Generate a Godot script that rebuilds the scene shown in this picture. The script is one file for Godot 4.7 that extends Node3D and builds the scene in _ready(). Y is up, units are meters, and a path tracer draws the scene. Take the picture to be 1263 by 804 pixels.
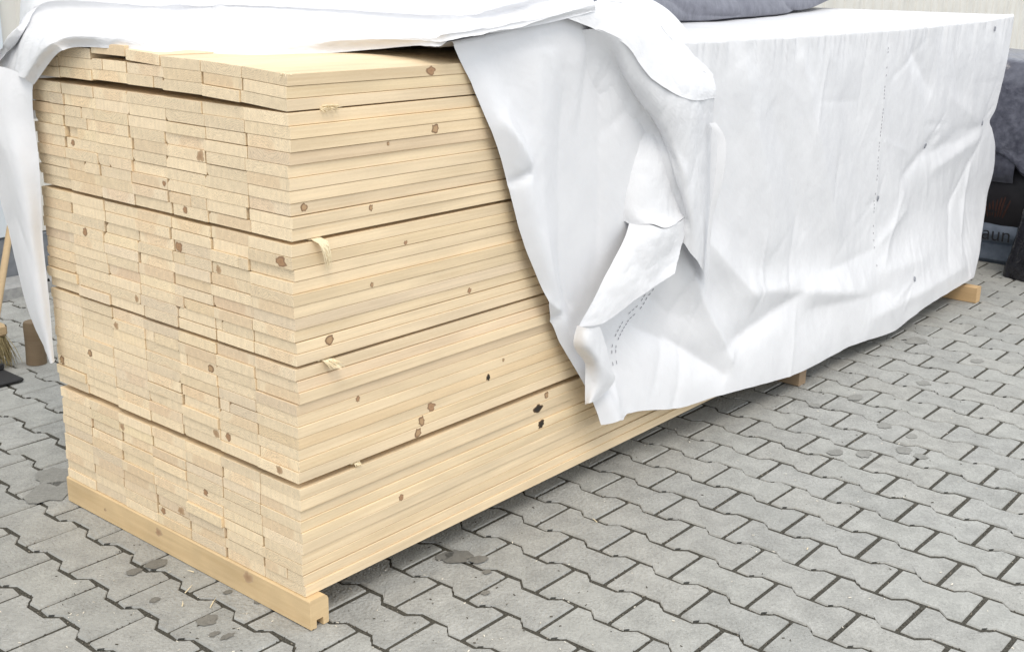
extends Node3D
# An overcast yard: a stack of sawn pine boards, half covered by a white tarpaulin, on concrete pavers.
# x runs along the boards, y is up, z points from the stack towards the open yard. Metres.

var rng := RandomNumberGenerator.new()
var fine := FastNoiseLite.new()
var broad := FastNoiseLite.new()
var cells := FastNoiseLite.new()
var taken := {}
var M := {}

const BED := 0.068           # height of the bearers under the stack
const STACK_LONG := 3.6
const ROW := 0.1265          # pitch of the paver rows along x
const STEP := 0.1945         # pitch of the pavers along z
const CAM := Vector3(-1.395, 1.2997, 1.693)


func V(x, y, z) -> Vector3:
	return Vector3(x, y, z)


func numbered(called: String) -> String:
	taken[called] = taken.get(called, -1) + 1
	return called if taken[called] == 0 else "%s_%03d" % [called, taken[called]]


func tag(o: Node, label: String, category: String, group := "") -> Node:
	o.set_meta("label", label)
	o.set_meta("category", category)
	if group:
		o.set_meta("group", group)
	return o


func thing(called: String, label: String, category: String, at := Vector3.ZERO, group := "") -> Node3D:
	var o := Node3D.new()
	o.name = numbered(called)
	add_child(o)
	o.position = at
	tag(o, label, category, group)
	return o


func piece(called: String, mesh: Mesh, material, parent: Node, at := Vector3.ZERO) -> MeshInstance3D:
	var o := MeshInstance3D.new()
	o.name = called if parent != self else numbered(called)
	o.mesh = mesh
	if material != null:
		o.material_override = material
	parent.add_child(o, true)
	o.position = at
	return o


# ---------------------------------------------------------------- mesh helpers
func quad(st: SurfaceTool, a: Vector3, b: Vector3, c: Vector3, d: Vector3, n := Vector3.ZERO) -> void:
	# a b c d clockwise seen from the front
	var nn := n if n != Vector3.ZERO else (c - a).cross(b - a).normalized()
	for p in [a, b, c, a, c, d]:
		st.set_normal(nn)
		st.add_vertex(p)


func done(st: SurfaceTool, mesh: ArrayMesh = null) -> ArrayMesh:
	# commits, with every triangle wound so that its front is on the side of its normals
	var arr := st.commit_to_arrays()
	var v: PackedVector3Array = arr[Mesh.ARRAY_VERTEX]
	var n: PackedVector3Array = arr[Mesh.ARRAY_NORMAL]
	var idx := PackedInt32Array()
	if arr[Mesh.ARRAY_INDEX] != null:
		idx = arr[Mesh.ARRAY_INDEX]
	if idx.is_empty():
		idx.resize(v.size())
		for i in v.size():
			idx[i] = i
	for i in range(0, idx.size(), 3):
		var a := idx[i]
		var b := idx[i + 1]
		var c := idx[i + 2]
		if (v[c] - v[a]).cross(v[b] - v[a]).dot(n[a] + n[b] + n[c]) < 0.0:
			idx[i + 1] = c
			idx[i + 2] = b
	arr[Mesh.ARRAY_INDEX] = idx
	var m := mesh if mesh != null else ArrayMesh.new()
	m.add_surface_from_arrays(Mesh.PRIMITIVE_TRIANGLES, arr)
	return m


func new_st() -> SurfaceTool:
	var st := SurfaceTool.new()
	st.begin(Mesh.PRIMITIVE_TRIANGLES)
	return st


func box(st: SurfaceTool, lo: Vector3, hi: Vector3, c := 0.002, turn := Basis(), at := Vector3.ZERO) -> void:
	# a box with chamfered edges
	var mid := (lo + hi) / 2
	var h := (hi - lo) / 2
	var faces := [[0, 1, 2], [1, 2, 0], [2, 0, 1]]
	for f in faces:
		for s in [-1.0, 1.0]:
			var n := Vector3.ZERO
			n[f[0]] = s
			var p := []
			for k in [[-1, -1], [1, -1], [1, 1], [-1, 1]]:
				var q := Vector3.ZERO
				q[f[0]] = s * h[f[0]]
				q[f[1]] = k[0] * (h[f[1]] - c)
				q[f[2]] = k[1] * (h[f[2]] - c)
				p.append(turn * (mid + q) + at)
			if s > 0:
				quad(st, p[3], p[2], p[1], p[0], turn * n)
			else:
				quad(st, p[0], p[1], p[2], p[3], turn * n)
	for f in faces:                       # the twelve chamfers
		for s in [-1.0, 1.0]:
			for t in [-1.0, 1.0]:
				var a := Vector3.ZERO
				var b := Vector3.ZERO
				a[f[0]] = s * h[f[0]]
				a[f[1]] = t * (h[f[1]] - c)
				b[f[0]] = s * (h[f[0]] - c)
				b[f[1]] = t * h[f[1]]
				var n := Vector3.ZERO
				n[f[0]] = s
				n[f[1]] = t
				var along := Vector3.ZERO
				along[f[2]] = h[f[2]] - c
				quad(st, turn * (mid + a - along) + at, turn * (mid + a + along) + at, turn * (mid + b + along) + at, turn * (mid + b - along) + at, turn * n.normalized())


func grid_mesh(rows: Array) -> ArrayMesh:
	# a smooth sheet through rows of equal length (PackedVector3Array)
	var nr := rows.size()
	var nc: int = rows[0].size()
	var pos := PackedVector3Array()
	var nor := PackedVector3Array()
	var uvs := PackedVector2Array()
	var idx := PackedInt32Array()
	for i in nr:
		var up: PackedVector3Array = rows[maxi(i - 1, 0)]
		var dn: PackedVector3Array = rows[mini(i + 1, nr - 1)]
		var me: PackedVector3Array = rows[i]
		for j in nc:
			var du := me[mini(j + 1, nc - 1)] - me[maxi(j - 1, 0)]
			var dv := dn[j] - up[j]
			var n := dv.cross(du)
			pos.append(me[j])
			nor.append(n.normalized() if n.length() > 1e-12 else Vector3.UP)
			uvs.append(Vector2(float(j) / nc, float(i) / nr))
	for i in nr - 1:
		for j in nc - 1:
			var a := i * nc + j
			idx.append_array(PackedInt32Array([a, a + 1, a + nc, a + 1, a + nc + 1, a + nc]))
	var arr := []
	arr.resize(Mesh.ARRAY_MAX)
	arr[Mesh.ARRAY_VERTEX] = pos
	arr[Mesh.ARRAY_NORMAL] = nor
	arr[Mesh.ARRAY_TEX_UV] = uvs
	arr[Mesh.ARRAY_INDEX] = idx
	var m := ArrayMesh.new()
	m.add_surface_from_arrays(Mesh.PRIMITIVE_TRIANGLES, arr)
	return m


func cr(p0: Vector3, p1: Vector3, p2: Vector3, p3: Vector3, t: float) -> Vector3:
	return 0.5 * ((2.0 * p1) + (p2 - p0) * t + (2.0 * p0 - 5.0 * p1 + 4.0 * p2 - p3) * t * t + (3.0 * p1 - p0 - 3.0 * p2 + p3) * t * t * t)


func along(p: Array, t: float) -> Vector3:
	var n := p.size()
	var f := clampf(t, 0, 1) * (n - 1)
	var i := mini(int(f), n - 2)
	var u := f - i
	var a: Vector3 = p[i]
	var b: Vector3 = p[i + 1]
	var before: Vector3 = p[i - 1] if i > 0 else a * 2.0 - b
	var after: Vector3 = p[i + 2] if i + 2 < n else b * 2.0 - a
	return cr(before, a, b, after, u)


func patch(ctrl: Array, nu: int, nv: int, rough := 0.004, scale := Vector3.ONE, crinkle := 0.0) -> ArrayMesh:
	# a sheet through a net of control points, with small crumples along its normal
	var rows := []
	for i in nv + 1:
		var line := []
		for c in (ctrl[0] as Array).size():
			var col := []
			for r in ctrl:
				col.append(r[c])
			line.append(along(col, float(i) / nv))
		var row := PackedVector3Array()
		for j in nu + 1:
			row.append(along(line, float(j) / nu))
		rows.append(row)
	var out := []
	for i in nv + 1:
		var row := PackedVector3Array()
		for j in nu + 1:
			var p: Vector3 = rows[i][j]
			var n: Vector3 = (rows[i][mini(j + 1, nu)] - rows[i][maxi(j - 1, 0)]).cross(rows[mini(i + 1, nv)][j] - rows[maxi(i - 1, 0)][j]).normalized()
			row.append(p + n * (crumple(p * scale) * rough + crinkle * facets(p * scale)))
		out.append(row)
	return grid_mesh(out)


func crumple(p: Vector3) -> float:
	# sharp little ridges over soft waves, -1..1
	var r := 1.0 - 2.0 * absf(fine.get_noise_3dv(p * 9.0))
	return 0.5 * r * r * r + 0.9 * broad.get_noise_3dv(p * 4.0) + 0.06 * (1.0 - 2.0 * absf(fine.get_noise_3dv(p * 23.0)))


func facets(p: Vector3) -> float:
	# flat planes that meet in crisp creases, as in thin plastic sheet
	return cells.get_noise_3dv(p * 6.0) + 0.35 * cells.get_noise_3dv(p * 15.0 + V(3, 1, 2))


func tube(st: SurfaceTool, path: Array, radii: Array, sides := 8) -> void:
	var rings := []
	for i in path.size():
		var d: Vector3 = (path[mini(i + 1, path.size() - 1)] - path[maxi(i - 1, 0)]).normalized()
		var a := d.cross(Vector3.UP if absf(d.y) < 0.9 else Vector3.RIGHT).normalized()
		var b := d.cross(a)
		var ring := []
		for k in sides:
			var w := TAU * k / sides
			ring.append([path[i] + (a * cos(w) + b * sin(w)) * radii[i], a * cos(w) + b * sin(w)])
		rings.append(ring)
	for i in path.size() - 1:
		for k in sides:
			var l := (k + 1) % sides
			for q in [rings[i][k], rings[i][l], rings[i + 1][l], rings[i][k], rings[i + 1][l], rings[i + 1][k]]:
				st.set_normal(q[1])
				st.add_vertex(q[0])
	for e in [0, path.size() - 1]:
		var d: Vector3 = (path[e] - path[1 if e == 0 else e - 1]).normalized()
		for k in range(1, sides - 1):
			for q in [0, k, k + 1]:
				st.set_normal(d)
				st.add_vertex(rings[e][q][0])


func prism_z(outline: Array, z0: float, z1: float) -> ArrayMesh:
	# an outline in x, y drawn out along z
	var st := new_st()
	var poly := PackedVector2Array(outline)
	var tri := Geometry2D.triangulate_polygon(poly)
	for z in [z0, z1]:
		for i in tri:
			st.set_normal(Vector3(0, 0, signf(z - (z0 + z1) / 2)))
			st.add_vertex(Vector3(poly[i].x, poly[i].y, z))
	for i in poly.size():
		var a := poly[i]
		var b := poly[(i + 1) % poly.size()]
		var n := Vector3(b.y - a.y, a.x - b.x, 0).normalized()
		quad(st, Vector3(a.x, a.y, z0), Vector3(b.x, b.y, z0), Vector3(b.x, b.y, z1), Vector3(a.x, a.y, z1), n)
	return done(st)


# ---------------------------------------------------------------- textures and materials
func noise(seed_: int, freq: float, octaves := 3, kind := FastNoiseLite.FRACTAL_FBM) -> FastNoiseLite:
	var n := FastNoiseLite.new()
	n.seed = seed_
	n.noise_type = FastNoiseLite.TYPE_SIMPLEX_SMOOTH
	n.frequency = freq
	n.fractal_octaves = octaves
	n.fractal_type = kind
	return n


func grey(n: FastNoiseLite, w: int, h: int, ow := 0, oh := 0) -> PackedByteArray:
	var im := n.get_seamless_image(w, h)
	if ow:
		im.resize(ow, oh, Image.INTERPOLATE_CUBIC)
	im.convert(Image.FORMAT_L8)
	return im.get_data()


func to_texture(data: PackedByteArray, w: int, h: int) -> ImageTexture:
	var im := Image.create_from_data(w, h, false, Image.FORMAT_RGB8, data)
	im.generate_mipmaps()
	return ImageTexture.create_from_image(im)


func wood_side(seed_: int) -> ImageTexture:
	# long grain: lines along u
	var w := 1024
	var h := 512
	var lines := grey(noise(seed_, 0.09, 4), 32, 512, w, h)
	var bands := grey(noise(seed_ + 1, 0.02, 3), 32, 512, w, h)
	var blotch := grey(noise(seed_ + 2, 0.012, 4), 256, 256, w, h)
	var fuzz := grey(noise(seed_ + 3, 0.35, 2), 256, 512, w, h)
	var out := PackedByteArray()
	out.resize(w * h * 3)
	for i in w * h:
		var l := lines[i] / 255.0
		var b := bands[i] / 255.0
		var t := clampf((l - 0.5) * 0.8 + (b - 0.5) * 0.6 + (fuzz[i] / 255.0 - 0.5) * 0.35, -1.0, 1.0)
		var s := 1.0 - 0.09 * t + 0.1 * (blotch[i] / 255.0 - 0.5)
		var red := 0.07 * maxf(t, 0.0)
		out[i * 3] = clampi(int(226 * (s + red * 0.4)), 0, 255)
		out[i * 3 + 1] = clampi(int(204 * s), 0, 255)
		out[i * 3 + 2] = clampi(int(169 * (s - red * 0.6)), 0, 255)
	return to_texture(out, w, h)


func wood_end(seed_: int) -> ImageTexture:
	# sixteen strips of end grain, each with its own rings
	var w := 512
	var h := 1024
	var fuzz := grey(noise(seed_, 0.22, 3), w, h)
	var blotch := grey(noise(seed_ + 1, 0.015, 3), w, h)
	var saw := grey(noise(seed_ + 2, 0.05, 3), 512, 64, w, h)
	var out := PackedByteArray()
	out.resize(w * h * 3)
	var r := RandomNumberGenerator.new()
	r.seed = seed_
	for s in 16:
		var c := Vector2(r.randf_range(60, 450), r.randf_range(-330, 20) if r.randf() < 0.7 else r.randf_range(60, 300))
		var heart := r.randf_range(60, 330) if r.randf() < 0.45 else -1.0
		var pitch := r.randf_range(7, 14)
		var pale := r.randf_range(0.95, 1.05)
		for y in 64:
			for x in w:
				var i := (s * 64 + y) * w + x
				var f := fuzz[i] / 255.0
				var d := Vector2(x, y).distance_to(c) + (blotch[i] / 255.0 - 0.5) * 26.0
				var ring := fposmod(d, pitch) / pitch
				ring = ring * ring * ring
				var v := pale * (1.0 - 0.14 * ring + 0.055 * (f - 0.5) + 0.025 * (saw[i] / 255.0 - 0.5) + 0.07 * (blotch[i] / 255.0 - 0.5))
				var hh := smoothstep(heart + 16.0, heart - 16.0, d + (f - 0.5) * 30.0) if heart > 0 else 0.0
				out[i * 3] = clampi(int(238 * v * (1.0 - 0.015 * hh)), 0, 255)
				out[i * 3 + 1] = clampi(int(217 * v * (1.0 - 0.035 * hh)), 0, 255)
				out[i * 3 + 2] = clampi(int(183 * v * (1.0 - 0.05 * hh)), 0, 255)
	return to_texture(out, w, h)


func concrete(seed_: int) -> ImageTexture:
	var w := 1024
	var f := grey(noise(seed_, 0.28, 2), w, w)
	var m := grey(noise(seed_ + 1, 0.05, 4), w, w)
	var c := grey(noise(seed_ + 2, 0.008, 4), w, w)
	var g := grey(noise(seed_ + 3, 0.11, 1), w, w)
	var out := PackedByteArray()
	out.resize(w * w * 3)
	for i in w * w:
		var v := 1.0 + 0.24 * (f[i] / 255.0 - 0.5) + 0.13 * (m[i] / 255.0 - 0.5) + 0.14 * (c[i] / 255.0 - 0.5)
		if g[i] > 226:
			v += 0.10
		elif g[i] < 26:
			v -= 0.18
		out[i * 3] = clampi(int(159 * v), 0, 255)
		out[i * 3 + 1] = clampi(int(159 * v), 0, 255)
		out[i * 3 + 2] = clampi(int(155 * v), 0, 255)
	return to_texture(out, w, w)


func bump(seed_: int, freq: float, strength: float, kind := FastNoiseLite.FRACTAL_FBM, octaves := 4, size := 512) -> NoiseTexture2D:
	var t := NoiseTexture2D.new()
	t.width = size
	t.height = size
	t.seamless = true
	t.as_normal_map = true
	t.bump_strength = strength
	t.noise = noise(seed_, freq, octaves, kind)
	return t


func mat(c: Color, rough := 0.8) -> StandardMaterial3D:
	var m := StandardMaterial3D.new()
	m.albedo_color = c
	m.roughness = rough
	return m


func blotchy(seed_: int, freq: float, dark: Color, light: Color, size := 512) -> NoiseTexture2D:
	var t := NoiseTexture2D.new()
	t.width = size
	t.height = size
	t.seamless = true
	t.noise = noise(seed_, freq, 5)
	var g := Gradient.new()
	g.set_color(0, dark)
	g.set_color(1, light)
	t.color_ramp = g
	return t


func tri(m: StandardMaterial3D, scale: float, world := true) -> StandardMaterial3D:
	m.uv1_triplanar = true
	m.uv1_world_triplanar = world
	m.uv1_scale = Vector3.ONE * scale
	return m


func make_materials() -> void:
	var side_bump := bump(31, 0.12, 1.5)
	for k in 2:
		var s := mat(Color.WHITE, 0.75)
		s.albedo_texture = wood_side(100 + 10 * k)
		s.vertex_color_use_as_albedo = true
		s.normal_enabled = true
		s.normal_texture = side_bump
		s.normal_scale = 0.25
		M["side%d" % k] = s
	var e := mat(Color.WHITE, 0.9)
	e.albedo_texture = wood_end(140)
	e.vertex_color_use_as_albedo = true
	e.normal_enabled = true
	e.normal_texture = bump(32, 0.15, 2.0)
	e.normal_scale = 0.35
	M.end = e
	var wp := mat(Color(0.93, 0.9, 0.84), 0.75)           # the bearers: smoother, yellower wood, grain along z
	wp.albedo_texture = M.side0.albedo_texture
	wp.uv1_triplanar = true
	wp.uv1_world_triplanar = true
	wp.uv1_scale = Vector3(1.6, 1.6, 1.6)
	M.bearer = wp
	M.bearer_old = tri(mat(Color(0.66, 0.63, 0.62), 0.85), 1.6)
	M.bearer_old.albedo_texture = M.side1.albedo_texture
	M.bearer_tan = tri(mat(Color(0.86, 0.80, 0.72), 0.8), 1.6)
	M.bearer_tan.albedo_texture = M.side1.albedo_texture
	M.post = tri(mat(Color(0.52, 0.50, 0.49), 0.9), 2.0)
	M.post.albedo_texture = M.side1.albedo_texture
	var kn := mat(Color.WHITE, 0.7)
	kn.vertex_color_use_as_albedo = true
	M.knot = kn
	M.splinter = mat(Color(0.92, 0.86, 0.73), 0.85)
	var ct := concrete(200)
	var cn := bump(33, 0.16, 3.0)
	for k in 6:
		var tone: Color = [Color(1, 1, 1), Color(0.975, 0.975, 0.975), Color(1.0, 0.996, 0.99), Color(0.96, 0.961, 0.96), Color(0.985, 0.983, 0.98), Color(1.0, 1.0, 0.996)][k]
		var p := tri(mat(tone, 0.88), 1.15 + 0.07 * k)
		p.albedo_texture = ct
		p.normal_enabled = true
		p.normal_texture = cn
		p.normal_scale = 0.6
		M["paver%d" % k] = p
	var st := tri(mat(Color(0.74, 0.73, 0.715), 0.6), 1.3)
	st.albedo_texture = ct
	M.stain = st
	var st2 := tri(mat(Color(0.86, 0.855, 0.845), 0.75), 1.3)
	st2.albedo_texture = ct
	M.stain_old = st2
	var gr := tri(mat(Color.WHITE, 0.97), 3.0)
	gr.albedo_texture = blotchy(41, 0.12, Color(0.17, 0.165, 0.14), Color(0.42, 0.405, 0.365))
	gr.normal_enabled = true
	gr.normal_texture = bump(42, 0.2, 6.0)
	M.sand = gr
	M.grit = mat(Color(0.42, 0.40, 0.37), 0.95)
	M.grit.vertex_color_use_as_albedo = true
	var tp := tri(mat(Color.WHITE, 0.34), 1.1)
	tp.albedo_texture = blotchy(51, 0.01, Color(0.855, 0.856, 0.865), Color(0.885, 0.885, 0.892))
	tp.normal_enabled = true
	tp.normal_texture = bump(52, 0.012, 9.0, FastNoiseLite.FRACTAL_RIDGED, 4, 1024)
	tp.normal_scale = 0.06
	tp.backlight = Color(0.6, 0.6, 0.6)
	M.tarp = tp
	M.thread = mat(Color(0.58, 0.58, 0.60), 0.8)
	M.ring = mat(Color(0.6, 0.61, 0.64), 0.45)
	M.ring.metallic = 0.5
	var dg := tri(mat(Color.WHITE, 0.5), 1.5)
	dg.albedo_texture = blotchy(61, 0.02, Color(0.36, 0.365, 0.41), Color(0.46, 0.465, 0.51))
	dg.normal_enabled = true
	dg.normal_texture = bump(62, 0.02, 8.0, FastNoiseLite.FRACTAL_RIDGED)
	dg.normal_scale = 0.2
	M.grey_sheet = dg
	var wf := tri(mat(Color.WHITE, 0.28), 1.5)
	wf.albedo_texture = blotchy(66, 0.03, Color(0.26, 0.265, 0.31), Color(0.42, 0.425, 0.47))
	wf.normal_enabled = true
	wf.normal_texture = dg.normal_texture
	wf.normal_scale = 0.25
	M.wrap = wf
	var bl := tri(mat(Color.WHITE, 0.2), 2.0)
	bl.albedo_texture = blotchy(63, 0.03, Color(0.08, 0.08, 0.10), Color(0.20, 0.20, 0.23))
	bl.normal_enabled = true
	bl.normal_texture = bump(64, 0.03, 10.0, FastNoiseLite.FRACTAL_RIDGED)
	bl.normal_scale = 0.3
	M.black_film = bl
	M.bag = tri(mat(Color.WHITE, 0.6), 2.0)
	M.bag.albedo_texture = blotchy(65, 0.02, Color(0.36, 0.40, 0.46), Color(0.46, 0.50, 0.56))
	M.bag_dark = mat(Color(0.13, 0.12, 0.14), 0.55)
	M.bag_print = mat(Color(0.27, 0.16, 0.13), 0.6)
	M.ink = mat(Color(0.12, 0.12, 0.14), 0.6)
	M.wall = tri(mat(Color.WHITE, 0.7), 0.6)
	M.wall.albedo_texture = blotchy(71, 0.01, Color(0.80, 0.79, 0.76), Color(0.86, 0.85, 0.82))
	M.wall_cool = mat(Color(0.82, 0.85, 0.87), 0.6)
	M.plinth = tri(mat(Color.WHITE, 0.85), 1.0)
	M.plinth.albedo_texture = blotchy(72, 0.03, Color(0.40, 0.42, 0.44), Color(0.52, 0.53, 0.55))
	M.kerb = tri(mat(Color.WHITE, 0.9), 1.2)
	M.kerb.albedo_texture = blotchy(73, 0.06, Color(0.56, 0.56, 0.56), Color(0.68, 0.68, 0.67))
	M.handle = tri(mat(Color(0.80, 0.77, 0.72), 0.6), 2.0)
	M.handle.albedo_texture = M.side0.albedo_texture
	M.straw = mat(Color.WHITE, 0.9)
	M.straw.vertex_color_use_as_albedo = true
	M.rubber = mat(Color(0.16, 0.16, 0.165), 0.7)


func seed_noise() -> void:
	rng.seed = 7
	fine.seed = 11
	fine.noise_type = FastNoiseLite.TYPE_SIMPLEX_SMOOTH
	fine.frequency = 0.35
	fine.fractal_octaves = 2
	broad.seed = 12
	broad.noise_type = FastNoiseLite.TYPE_SIMPLEX_SMOOTH
	broad.frequency = 0.4
	broad.fractal_octaves = 2

	cells.seed = 13
	cells.noise_type = FastNoiseLite.TYPE_CELLULAR
	cells.cellular_return_type = FastNoiseLite.RETURN_DISTANCE
	cells.cellular_jitter = 1.0
	cells.frequency = 1.0
	cells.fractal_type = FastNoiseLite.FRACTAL_NONE
	cells.domain_warp_enabled = true
	cells.domain_warp_amplitude = 0.5
	cells.domain_warp_frequency = 0.6


# ---------------------------------------------------------------- the scene
func _ready() -> void:
	var cam := Camera3D.new()
	cam.name = "camera"
	add_child(cam)
	cam.transform = Transform3D(Basis(V(0.642, 0.020, 0.766), V(0.207, 0.958, -0.199), V(-0.738, 0.287, 0.611)).orthonormalized(), CAM)
	cam.fov = 30.82
	cam.near = 0.05
	cam.far = 200.0
	cam.current = true

	var we := WorldEnvironment.new()
	we.name = "world_environment"
	var env := Environment.new()
	env.background_mode = Environment.BG_SKY
	var sm := ProceduralSkyMaterial.new()
	sm.sky_top_color = Color(0.925, 0.945, 0.97)
	sm.sky_horizon_color = Color(0.88, 0.90, 0.92)
	sm.sky_curve = 0.3
	sm.ground_bottom_color = Color(0.45, 0.45, 0.44)
	sm.ground_horizon_color = Color(0.6, 0.6, 0.6)
	sm.sky_energy_multiplier = 1.0
	sm.sun_angle_max = 1.0
	var sky := Sky.new()
	sky.sky_material = sm
	env.sky = sky
	env.tonemap_mode = Environment.TONE_MAPPER_LINEAR
	env.tonemap_exposure = 1.78
	env.sdfgi_enabled = true
	env.ssao_enabled = true
	env.ssil_enabled = true
	we.environment = env
	add_child(we)

	var sun := DirectionalLight3D.new()
	sun.name = "overcast_sun"
	sun.light_energy = 0.3
	sun.light_color = Color(1.0, 0.97, 0.93)
	sun.light_angular_distance = 25.0
	sun.shadow_enabled = true
	add_child(sun)
	sun.look_at_from_position(V(-3.0, 7.0, 3.6), Vector3.ZERO)

	seed_noise()
	make_materials()
	build_ground()
	build_wall()
	build_stack()
	build_tarpaulin()
	build_far_load()
	build_grey_bundle()
	build_left_corner()
	build_litter()


# ---------------------------------------------------------------- ground
func structure(o: Node, label: String, category: String) -> void:
	tag(o, label, category)
	o.set_meta("kind", "structure")


func joint_z(row: int, n: int) -> float:
	# z of the end joint number n in a row of pavers
	var x := 0.312 + ROW * (row + 0.5)
	var l := 0.022 + STEP * (n + (0.5 if posmod(row, 2) == 1 else 0.0))
	if l > 0.1:
		l = 0.1 + (l - 0.1) * 0.965
	return -(l + 0.043 * (x - 0.375))


func paver_mesh(seed_: int) -> ArrayMesh:
	var r := RandomNumberGenerator.new()
	r.seed = seed_
	var hl := STEP / 2 - 0.0041
	var we := ROW / 2 + 0.0115 - 0.0046
	var ww := ROW / 2 - 0.0115 - 0.0046
	var quarter := [Vector2(we - 0.0025, hl), Vector2(we, 0.061), Vector2((we + ww) / 2 + 0.002, 0.052), Vector2((we + ww) / 2 - 0.002, 0.046), Vector2(ww, 0.037)]
	var o := []
	for s in [[1, 1], [1, -1], [-1, -1], [-1, 1]]:
		for k in 5:
			var q: Vector2 = quarter[k] if s[0] * s[1] > 0 else quarter[4 - k]
			o.append(Vector2(q.x * s[0], q.y * s[1]))
	for i in o.size():
		o[i] += Vector2(r.randf_range(-0.0011, 0.0011), r.randf_range(-0.0011, 0.0011))
	var rings := []
	for lv in [[0.0028, 0.0], [0.0, -0.007]]:
		var ring := PackedVector3Array()
		for p in o:
			ring.append(Vector3(p.x * (1.0 - lv[0] / we), lv[1], p.y * (1.0 - lv[0] / hl)))
		rings.append(ring)
	var st := new_st()
	var n := o.size()
	for i in n:
		var j := (i + 1) % n
		for q in [Vector3.ZERO, rings[0][i], rings[0][j]]:
			st.set_normal(Vector3.UP)
			st.add_vertex(q)
		for k in 1:
			var a: Vector3 = rings[k][i]
			var b: Vector3 = rings[k][j]
			var c: Vector3 = rings[k + 1][j]
			var d: Vector3 = rings[k + 1][i]
			var out := Vector3((b - a).z, 0, -(b - a).x).normalized()
			if out.dot(Vector3(a.x, 0, a.z)) < 0:
				out = -out
			quad(st, a, b, c, d, (out + Vector3.UP * (1.0 if k == 0 else 0.0)).normalized())
	return done(st)


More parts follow.
